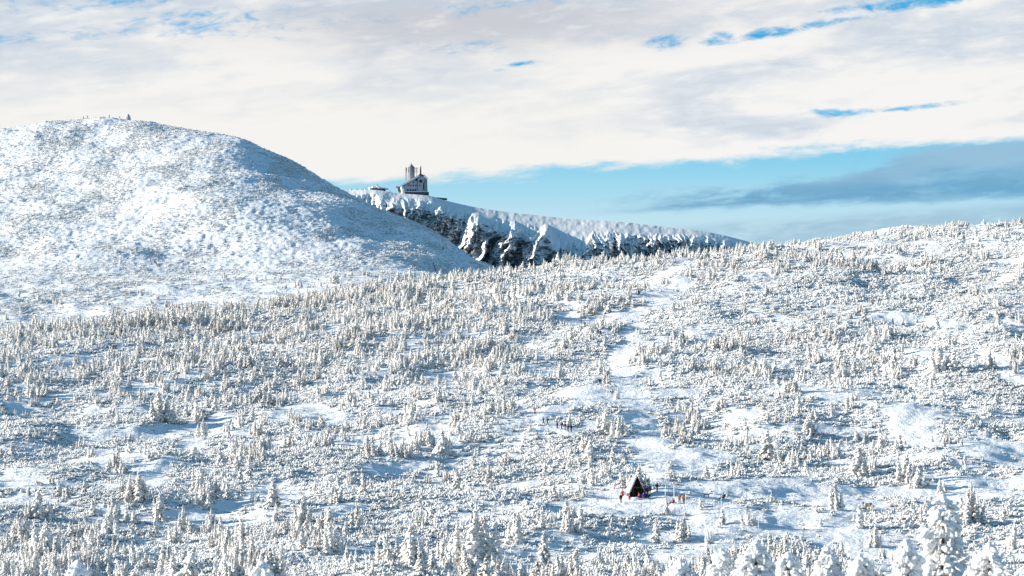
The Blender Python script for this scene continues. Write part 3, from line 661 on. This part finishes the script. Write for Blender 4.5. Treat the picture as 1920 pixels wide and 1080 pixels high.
def rack2(q):
    q.rod((L2(780.5,0)[0], ty_-1, L2(0,338)[1]), (L2(780.5,0)[0], ty_-1, L2(0,313.5)[1]), .16, grey)
    for yy in (314.5, 316, 318.5, 320.5, 322.5): q.rod((L2(777,0)[0], ty_-1, L2(0,yy)[1]), (L2(783.5,0)[0], ty_-1, L2(0,yy)[1]), .13, grey, seg=6)
one(rack2, 'antenna_rack', st_)
one(lambda q: (q.rod((L2(788.3,0)[0], 4.5, L2(0,331)[1]), (L2(788.3,0)[0], 4.5, L2(0,311.5)[1]), .75, grey, .5), q.rod((L2(788.3,0)[0], 4.5, L2(0,311.6)[1]), (L2(788.3,0)[0], 4.5, L2(0,308.5)[1]), .42, M_white, .25)), 'chimney', st_)
one(lambda q: q.prism([L2(*p) for p in ((765,349),(777,342.5),(777,336),(773,339),(765,344.5))], 1.5, 10.5, red), 'dormer', st_)
one(lambda q: q.box((0, 0, 0), (14.5, .9, 1.6), stone, Matrix.Translation(((803.8-960)*mp_, Db+.5, bz-3.0+.9))@Matrix.Rotation(R(5), 4, 'Y'), .08), 'stone_wall', label='low dark stone wall running right from the mountain station', cat='wall')
# snow-crusted hut and rocks left of it
ax, az_ = (707-960)*mp_, ridge_z(707)
hb = empty('crusted_outbuilding', (ax, Db, az_-.4), 0, 'low snow-crusted outbuilding on the ridge left of the mountain station', 'building')
one(lambda q: q.box((-4.2, 0, -.5), (6.5, 5, 1.7), stone, None, .1), 'wall', hb)
one(lambda q: [q.blob((-6+14*t+random.uniform(-.4, .4), 2.2+random.uniform(-1, 1), 1.6+1.6*math.exp(-((t-.36)/.3)**2)*random.uniform(.5, 1)), (1.3, 1.6, .9), M_crust, 2, .12) for t in np.linspace(0, 1, 26)], 'roof_snow', hb)
one(lambda q: (q.rod((.1, 1, 1.5), (.1, 1, 5.6), .5, grey, .25)), 'vent_pipe', hb)
for k_, t in enumerate(np.linspace(0, 1, 9)):
    pxx = 656+t*76+random.uniform(-2, 2)
    if 694 < pxx < 724: continue
    q = MB(); q.blob((0, 0, .3), (random.uniform(.7, 1.3), 1, random.uniform(.5, 1.0)), M_crust, 2, .15)
    o_ = q.out('ridge_rock', None, label='snow-crusted rock on the far ridge left of the mountain station', cat='rock', group='small rocks along the far ridge crest'); o_.location = ((pxx-960)*mp_, Db, ridge_z(pxx)-.1)

# ------------------------------------------------------------------ people
SKIN = P((.42, .26, .19), 'skin')
def body_mesh(pose):
    if pose == 'walk':   legs = [((.09, 0, .93), (.13, -.16, .52), (.12, -.22, .10), (.12, -.36, .05)), ((-.09, 0, .93), (-.10, .10, .50), (-.10, .34, .14), (-.10, .24, .05))]; arms = [((.2, 0, 1.42), (.27, .10, 1.16), (.26, -.08, .96)), ((-.2, 0, 1.42), (-.27, -.12, 1.16), (-.26, -.30, 1.02))]; lean = -.04
    elif pose == 'stand': legs = [((.09, 0, .93), (.11, -.02, .50), (.12, .02, .09), (.13, -.15, .05)), ((-.09, 0, .93), (-.12, -.03, .50), (-.13, .02, .09), (-.16, -.14, .05))]; arms = [((.2, 0, 1.42), (.28, .04, 1.15), (.22, -.14, .98)), ((-.2, 0, 1.42), (-.29, .03, 1.15), (-.27, -.06, .90))]; lean = 0
    elif pose == 'sit':  legs = [((.1, 0, .45), (.15, -.42, .50), (.15, -.46, .09), (.16, -.62, .05)), ((-.1, 0, .45), (-.16, -.42, .48), (-.17, -.50, .09), (-.18, -.66, .05))]; arms = [((.2, -.04, .94), (.29, -.16, .70), (.13, -.36, .60)), ((-.2, -.04, .94), (-.28, -.16, .70), (-.12, -.38, .60))]; lean = -.08
    else:                legs = [((.1, 0, .22), (.20, -.38, .40), (.16, -.70, .10), (.17, -.84, .07)), ((-.1, 0, .22), (-.20, -.36, .40), (-.15, -.68, .10), (-.16, -.82, .07))]; arms = [((.2, -.02, .72), (.30, .12, .48), (.28, .10, .24)), ((-.2, -.04, .72), (-.28, -.22, .56), (-.20, -.40, .44))]; lean = -.02
    hz_ = legs[0][0][2]; sc = lambda dz: hz_+dz
    V_ = [(0, 0, sc(.02)), (0, lean*.4, sc(.22)), (0, lean, sc(.42)), (0, lean*1.2, sc(.53)), (0, lean*1.4-.01, sc(.60)), (0, lean*1.5-.02, sc(.68)), (0, lean*1.5-.02, sc(.77)), (0, lean*1.5-.02, sc(.82))]
    Rr = [(.16, .13), (.15, .12), (.18, .13), (.10, .09), (.055, .055), (.085, .10), (.09, .11), (.06, .07)]
    E = [(i, i+1) for i in range(7)]
    V_.append((0, lean*1.5-.13, sc(.705))); Rr.append((.016, .016)); E.append((5, 8))            # nose
    for l in legs:
        i0 = len(V_); V_ += l[:]; Rr += [(.10, .10), (.072, .072), (.055, .06), (.045, .04)]; E += [(0, i0), (i0, i0+1), (i0+1, i0+2), (i0+2, i0+3)]
    for a in arms:
        i0 = len(V_); h = Vector(a[2]); d = (Vector(a[2])-Vector(a[1])).normalized(); sx = 1 if h.x > 0 else -1
        V_ += [a[0], a[1], a[2], tuple(h+d*.07)]; Rr += [(.065, .065), (.052, .052), (.034, .034), (.036, .024)]; E += [(2, i0), (i0, i0+1), (i0+1, i0+2), (i0+2, i0+3)]
        for k_ in range(4):
            off = Vector((0, (k_-1.5)*.02, 0)); j = len(V_); ln = (.07, .08, .075, .06)[k_]
            V_ += [tuple(h+d*.10+off), tuple(h+d*(.10+ln)+off-Vector((sx*.02, 0, 0)))]; Rr += [(.010, .010), (.008, .008)]; E += [(i0+3, j), (j, j+1)]
        j = len(V_); V_ += [tuple(h+d*.05+Vector((-sx*.01, -.045, 0)))]; Rr += [(.011, .011)]; E += [(i0+3, j)]
    me = bpy.data.meshes.new('body'); me.from_pydata([tuple(v) for v in V_], E, []); o_ = bpy.data.objects.new('tmp', me); C.objects.link(o_)
    m = o_.modifiers.new('s', 'SKIN'); m.use_smooth_shade = True
    for i, r_ in enumerate(Rr): me.skin_vertices[0].data[i].radius = tuple(c_*(1.28 if c_ > .03 and i not in (4, 5, 6, 7) else 1.08) for c_ in r_)
    me.skin_vertices[0].data[0].use_root = True
    o_.modifiers.new('d', 'SUBSURF').levels = 1
    dg = bpy.context.evaluated_depsgraph_get(); res = bpy.data.meshes.new_from_object(o_.evaluated_get(dg)); bpy.data.objects.remove(o_)
    res.materials.clear()
    for _ in range(3): res.materials.append(SKIN)
    neck = sc(.555); up = hz_-.03
    for p in res.polygons:
        c_ = p.center; zz = c_.z
        leggy = (zz < up) if pose in ('walk', 'stand') else (zz < hz_+.12 and c_.y < -.10 and abs(c_.x) < .26 and zz < hz_+.11) or zz < hz_-.04
        hand = abs(c_.x) > .24 and pose in ('walk', 'stand') and .8 < zz
        p.material_index = 0 if zz > neck else (2 if leggy and not hand else 1); p.use_smooth = True
    return res, Vector((0, lean*1.5-.02, sc(.77))), sc(.30)
POSES = {p: body_mesh(p) for p in ('walk', 'stand', 'sit', 'ground')}
BLK = (.02, .02, .025); CM = {}
def person(loc, pose, jacket, trousers, facing, lb, hat=BLK, pack=None, group=None, s=1.0):
    base, hd, bz_ = POSES[pose]; e = empty('person', loc, facing, lb, 'person', group); e.scale = (s, s, s)
    me = base.copy(); me.materials[1] = P(jacket); me.materials[2] = P(trousers); obj('body', me, e)
    q = MB(); hc = P(hat)
    r_ = bmesh.ops.create_icosphere(q.bm, subdivisions=2, radius=1)
    for v in r_['verts']: v.co = Vector((v.co.x*.112+hd.x, v.co.y*.125+hd.y+.02, max(v.co.z, -.25)*.13+hd.z+.02))
    for f in q.bm.faces: f.material_index = q.mi(hc); f.smooth = True
    q.out('hat', e)
    if pack:
        q = MB(); q.box((-.15, .10, bz_-.18), (.15, .32, bz_+.28), P(pack), None, .05); q.out('backpack', e)
    return e
def pg(px_, py_, **k): x_, y_, z_ = ground_px(px_, py_, **k); return (x_, y_, z_)
RED = (.42, .025, .04); BLUE = (.03, .10, .42); NAVY = (.02, .035, .12); TEAL = (.01, .16, .17); ORG = (.62, .20, .04); PUR = (.35, .12, .45); MAR = (.12, .02, .02); DK = (.03, .03, .035)
hx, hy, hz0 = pg(1195, 936)
mH = hy/F
def hp(px_, dy_=0.): 
    x_ = (px_-960)/F*(hy+dy_); return (x_, hy+dy_, float(H(np.array([x_]), np.array([hy+dy_]))[0])+.0)
person(pg(1164, 943), 'stand', DK, DK, R(200), 'person in black standing at the far left in front of the shelter')
person(pg(1167.5, 936), 'stand', RED, (.2, .02, .03), R(170), 'person in red jacket and dark red trousers standing left of the shelter')
person(hp(1180, -.6), 'ground', RED, DK, R(40), 'person in red sitting low at the left foot of the shelter roof')
person(hp(1199, -.9), 'sit', (.55, .03, .07), DK, R(-60), 'person in bright red jacket seated in the shelter mouth')
person(hp(1206, -1.3), 'sit', BLUE, NAVY, R(20), 'person in bright blue jacket seated at the right of the shelter mouth')
person(hp(1212.5, -.9), 'sit', NAVY, NAVY, R(-20), 'person in navy seated at the right end of the shelter group')
person(hp(1216.5, -1.2), 'ground', BLK, NAVY, R(-40), 'person in black crouched at the far right of the seated group', NAVY)
person(hp(1211, 2.4), 'stand', PUR, (.55, .45, .5), R(150), 'person in purple jacket and pale trousers standing behind the right side of the shelter', (.1, .25, .5))
person(hp(1214, 2.0), 'stand', (.2, .05, .3), DK, R(120), 'person in dark violet jacket standing between the purple and teal jackets')
person(hp(1218.5, 2.8), 'stand', TEAL, DK, R(180), 'person in teal jacket standing right of the shelter', TEAL)
person(pg(1232, 924.5), 'walk', DK, DK, R(120), 'person in black with a dark red pack walking alone right of the shelter', BLK, MAR)
person(pg(1262, 946.5), 'ground', MAR, DK, R(-80), 'person in dark red sitting on the snow beside the pole', BLK, (.3, .03, .03))
person(pg(1274, 945.5), 'stand', (.4, .22, .1), (.3, .17, .08), R(10), 'person in brown clothes with a dark hood, left of the orange jacket', NAVY, ORG)
person(pg(1282.5, 945.5), 'stand', ORG, (.08, .11, .09), R(-20), 'person in orange jacket and grey-green trousers', (.3, .1, .05))
person(pg(1357, 937), 'ground', (.05, .015, .01), BLK, R(-90), 'person in dark brown crouching alone in the snow field', MAR, (.04, .015, .01), s=1.15)
person(pg(1003, 778), 'walk', (.35, .02, .03), DK, R(-70), 'person in dark red jacket walking alone on the side track', BLK)
for k_, (a, b_, c_, l_) in enumerate([(1019,797,DK,'left one of the two dark walkers ahead of the file'),(1026.5,798,DK,'right one of the two dark walkers ahead of the file'),(1045,806,BLK,'striding walker in black leading the file of five on the side track'),
        (1053,807.5,BLK,'second walker in the file of five on the side track'),(1059.5,809,NAVY,'third walker in the file of five, in navy'),(1065,810.5,DK,'fourth walker in the file of five on the side track'),(1071,811.5,(.01, .03, .03),'last walker in the file of five on the side track')]):
    person(pg(a, b_), 'walk', c_, DK, R(-75+8*k_), l_, BLK, BLK if k_ % 2 else None)
person(pg(1124.5, 722), 'walk', (.02, .04, .06), DK, R(10), 'single dark walker on the main track under a frosted spruce', BLK, BLK)
person(pg(1089.5, 607), 'walk', (.01, .07, .08), (.25, .14, .1), R(60), 'walker in dark teal jacket and brown trousers above the middle of the track')
person(pg(1096.5, 614), 'walk', (.01, .06, .04), DK, R(30), 'walker in dark green a step below the one in dark teal')
person(pg(1110.5, 594), 'walk', (.25, .1, .04), BLK, R(40), 'left one of two walkers in brownish orange high on the track')
person(pg(1114, 594), 'walk', (.35, .13, .04), BLK, R(40), 'right one of two walkers in brownish orange high on the track')
person(pg(1121, 628), 'walk', (.13, .05, .04), (.12, .05, .05), R(0), 'left one of two brown walkers half hidden by frosted spruces')
person(pg(1125.5, 631), 'walk', (.10, .03, .03), (.1, .04, .04), R(0), 'right one of two brown walkers half hidden by frosted spruces')
person(pg(1197, 555), 'walk', DK, DK, R(0), 'small dark walker below the bend high on the track')
person(pg(1280, 479, dmin=1000, dmax=1180), 'walk', DK, DK, R(180), 'tiny dark walker on the skyline beside a conical frosted spruce', s=1.05)
for k_, (a, b_) in enumerate([(812.5,499),(814.5,505),(816,510)]):
    person(pg(a, b_, dmin=1200, dmax=1700), 'walk', NAVY, DK, R(10), ['topmost','middle','lowest'][k_]+' of three dark walkers at the foot of the shaded hill flank', s=1.1)
person(pg(831, 470, dmin=1300, dmax=1800), 'walk', (.02, .03, .05), DK, R(0), 'single dark walker high on the shaded hill flank', s=1.2)
for k_, (a, b_, c_) in enumerate([(282.3,493,DK),(289.5,494,MAR),(291.5,496.5,(.1,.03,.05)),(293.5,498.5,DK),(296,501,DK),(299.5,503,(.06,.04,.03))]):
    person(pg(a, b_, dmin=1200, dmax=1700), 'walk', c_, DK, R(40), ['dark walker slightly ahead of the group below the dome','walker in dark red at the top of the group below the dome','second walker in plum in the group below the dome','third walker in the group below the dome','fourth walker in the group below the dome','last brown walker in the group below the dome'][k_], s=1.05)
def crest(px_):
    d = np.arange(1600., 1990., 2.); x_ = (px_-960)/F*d; z_ = H(x_, d); j = int(np.argmax(z_/d)); return (x_[j], d[j], z_[j])
for a, l_ in ((156.5,'left one of two tiny walkers on the dome skyline'),(164,'right one of two tiny walkers on the dome skyline'),(205,'tiny person in maroon on the dome skyline between the pair and the cairn'),(224.5,'tiny dark person on the dome skyline just left of the cairn')):
    person(crest(a), 'stand', MAR if a == 205 else DK, DK, R(0), l_, s=1.05)
for k_, a in enumerate((655, 659, 670, 681, 685)):
    person(((a-960)*mp_, Db-2, ridge_z(a)-.25), 'walk', DK, DK, R(90), ['leftmost','second','third','fourth','rightmost'][k_]+' of the tiny people on the far ridge left of the crusted outbuilding')
# cairn on the dome
cx_, cy_, cz_ = crest(240)
cn = empty('stone_cairn', (cx_, cy_, cz_-.1), .0, 'rounded snow-crusted stone cairn with a dark niche on the dome summit', 'cairn')
def cairn(q):
    for zz, r_ in ((0, 1.45), (.7, 1.4), (1.4, 1.2), (2.0, .95), (2.6, .6)):
        for a in np.arange(0, 6.28, .8): q.blob((math.cos(a)*r_*.6, math.sin(a)*r_*.6, zz+.3), (r_*.55, r_*.55, .55), P((.5, .5, .52), 'rimed_stone'), 2, .12)
cn.scale = (1.2, 1.2, 1.15)
one(cairn, 'stones', cn)
one(lambda q: q.blob((-.15, -1.15, .75), (.42, .35, .75), P(BLK), 2, .05), 'niche', cn)  # black lump: the shade inside the opening given by colour

# ------------------------------------------------------------------ A-frame shelter
sh = empty('a_frame_shelter', (hx, hy, hz0), R(4), 'dark wooden A-frame shelter with snow on its left roof slope and an open front', 'shelter')
Hh, Ww, Dp = 3.95, 1.75, 3.2
def slab(q, sgn, t0, t1, m, y0, y1, top=0.12, s0=0., s1=1.):
    d = Vector((sgn*Ww, -Hh)).normalized(); n_ = Vector((-d.y, d.x))*sgn; n_ = Vector((abs(n_.x)*sgn, abs(n_.y)))
    A = Vector((0, Hh+top)); ln = math.hypot(Ww, Hh)
    a0 = A+d*ln*s0; a1 = A+d*ln*s1
    q.prism([tuple(a0+n_*t0), tuple(a1+n_*t0), tuple(a1+n_*t1), tuple(a0+n_*t1)], y0, y1, m)
rl = one(lambda q: slab(q, -1, 0, .12, wood, -.1, Dp), 'roof_slope', sh); one(lambda q: slab(q, 1, 0, .12, wood, -.1, Dp), 'roof_slope', sh)
one(lambda q: slab(q, -1, .123, .42, M_white, -.16, Dp, .1, -.03, .80), 'roof_snow', sh)
one(lambda q: slab(q, 1, .123, .2, M_white, 1.4, Dp, .1, .0, .5), 'roof_snow', sh)
one(lambda q: q.prism([(-Ww-.08, 0), (Ww+.08, 0), (0, Hh+.12)], Dp-.15, Dp-.02, wood), 'back_wall', sh)
one(lambda q: q.box((-1.0, .05, 2.0), (1.0, .2, 2.12), wood), 'tie_beam', sh)
for sx in (-.75, .75): one(lambda q: q.box((sx-.05, .06, 0), (sx+.05, .18, 2.0), wood), 'post', sh)
one(lambda q: (q.box((-.9, 1.2, .7), (.9, 1.9, .76), wood), q.box((-.8, 1.5, 0), (-.7, 1.6, .7), wood), q.box((.7, 1.5, 0), (.8, 1.6, .7), wood)), 'picnic_table', label='wooden table inside the A-frame shelter', cat='table').matrix_world = sh.matrix_basis
one(lambda q: q.box((-1.7, .3, -.3), (1.7, Dp, .02), wood), 'floor', sh)
one(lambda q: [q.blob((-1.75+random.uniform(-.5, .5), random.uniform(0, 2.5), .05), (.7, .8, .42), M_white, 2, .08) for _ in range(6)]+[q.blob((-.4+random.uniform(-.5, .5), -1.0, 0), (.7, .6, .38), M_white, 2, .1) for _ in range(3)], 'snow_drift', label='heap of shovelled snow at the front left of the shelter', cat='snow heap').matrix_world = sh.matrix_basis

# ------------------------------------------------------------------ poles, rocks, bench, bush
PO = [(1247.5,936,25,.05,'thin pole in the snow between the shelter and the seated person in red'),(1264.5,941,30,.075,'thick rime-crusted pole beside the seated person in red'),(1230,914,26,.05,'thin pole just behind the lone walker right of the shelter'),
      (1285.5,958,24,.05,'thin pole just below the orange jacket'),(1353,968,34,.05,'thin pole left of the dark crouching person'),(1385.5,932,28,.05,'thin pole in the snow field right of the dark crouching person'),(1422.5,1000,24,.05,'thin pole in the lower snow field'),
      (1506.5,1062,32,.05,'thin pole among the snow-buried crowns at the bottom'),(1137.5,748,24,.06,'pole beside the main track below the single dark walker'),(1051.5,762,14,.07,'short pole at the head of the side track'),(1178,656,13,.06,'left one of two short poles beside the upper track'),
      (1182,656,13,.06,'right one of two short poles beside the upper track'),(292.5,975,15,.09,'short thick white post beside a spruce at lower left'),(1295,905,30,.05,'thin pole at the upper edge of the shelter clearing'),(1162,695,16,.06,'thin pole at the bend of the main track'),
      (1203,478,13,.12,'leftmost rimed pole on the skyline before the cliff'),(1246,478,16,.12,'rimed pole on the skyline right of the round bushy tree'),(1260,476,13,.12,'small rimed pole on the skyline, one from the conical spruce'),(1268,478,17,.13,'rimed pole on the skyline next to the conical spruce'),(1213,895,22,.05,'bent thin pole above the shelter')]
for a, b_, h_, r_, l_ in PO:
    g = pg(a, b_, dmin=430 if b_ > 490 else 1000, dmax=1180); hgt = h_/F*g[1]
    e = empty('marker_pole', g, 0, l_, 'pole', 'marker poles along the tracks')
    lean_ = .35 if 'bent' in l_ else random.uniform(-.06, .06)
    one(lambda q: q.rod((0, 0, -.2), (lean_, 0, hgt), r_*.7, P((.42, .36, .28), 'weathered_pole')), 'shaft', e)
    one(lambda q: [q.blob((-r_*.5+lean_*t, -r_*.4, hgt*t), (r_*1.1, r_*1.1, hgt*.1), M_white, 1, .2) for t in np.linspace(.25, 1, 7)], 'rime_crust', e)
for a, b_, w_, l_, c_ in ((1552,491,1.5,'large snow-capped boulder high on the right slope','boulder'),(1431,770,.75,'small bare beige boulder in the snow right of the track','boulder'),(1719,585,.6,'small ochre boulder on the right slope','boulder')):
    g = pg(a, b_); rc = P((.42, .34, .24) if w_ < 1 else (.2, .2, .2)); e = empty('boulder', g, 0, l_, c_)
    one(lambda q: q.blob((0, 0, w_*.3), (w_, w_*.8, w_*.62), rc, 2, .14), 'rock', e)
    if w_ > 1: one(lambda q: q.blob((-.1, 0, w_*.52), (w_*.95, w_*.8, w_*.5), M_white, 2, .08), 'snow_cap', e)
g = pg(1320, 933); e = empty('bench', g, R(8), 'dark bench lying in the blue shadow right of the orange jackets', 'bench')
one(lambda q: q.box((-.1, -.2, .42), (1.0, .2, .5), wood), 'seat', e); [one(lambda q: q.box((sx, -.15, 0), (sx+.08, .15, .419), wood), 'leg', e) for sx in (0., .82)]
g = pg(213, 655); q = MB()
for _ in range(60):
    a = random.uniform(0, 6.28); rr = random.uniform(.5, 1.5); q.rod((0, 0, -.1), (math.cos(a)*rr, math.sin(a)*rr, random.uniform(.3, 1.5)), .05, M_bark, .02, 5)
for _ in range(24): q.blob((random.uniform(-1.2, 1.2), random.uniform(-.6, .6), random.uniform(.3, 1.2)), (.28, .28, .2), M_scrub, 1, .25)
o_ = q.out('bare_bush', None, label='dark brown bare bush at the left edge of the upper tree belt', cat='bush'); o_.location = g
g = pg(1628, 960); q = MB()
for k_ in range(60): q.blob((random.gauss(0, .4), random.gauss(0, .3), abs(random.gauss(.8, .4))), (.2, .2, .28), P((.2, .15, .11), 'russet_needles') if k_ % 5 < 2 else M_rime, 1, .25)
o_ = q.out('russet_bush', None, label='russet brown bush beside a frosted spruce on the right', cat='bush'); o_.location = g
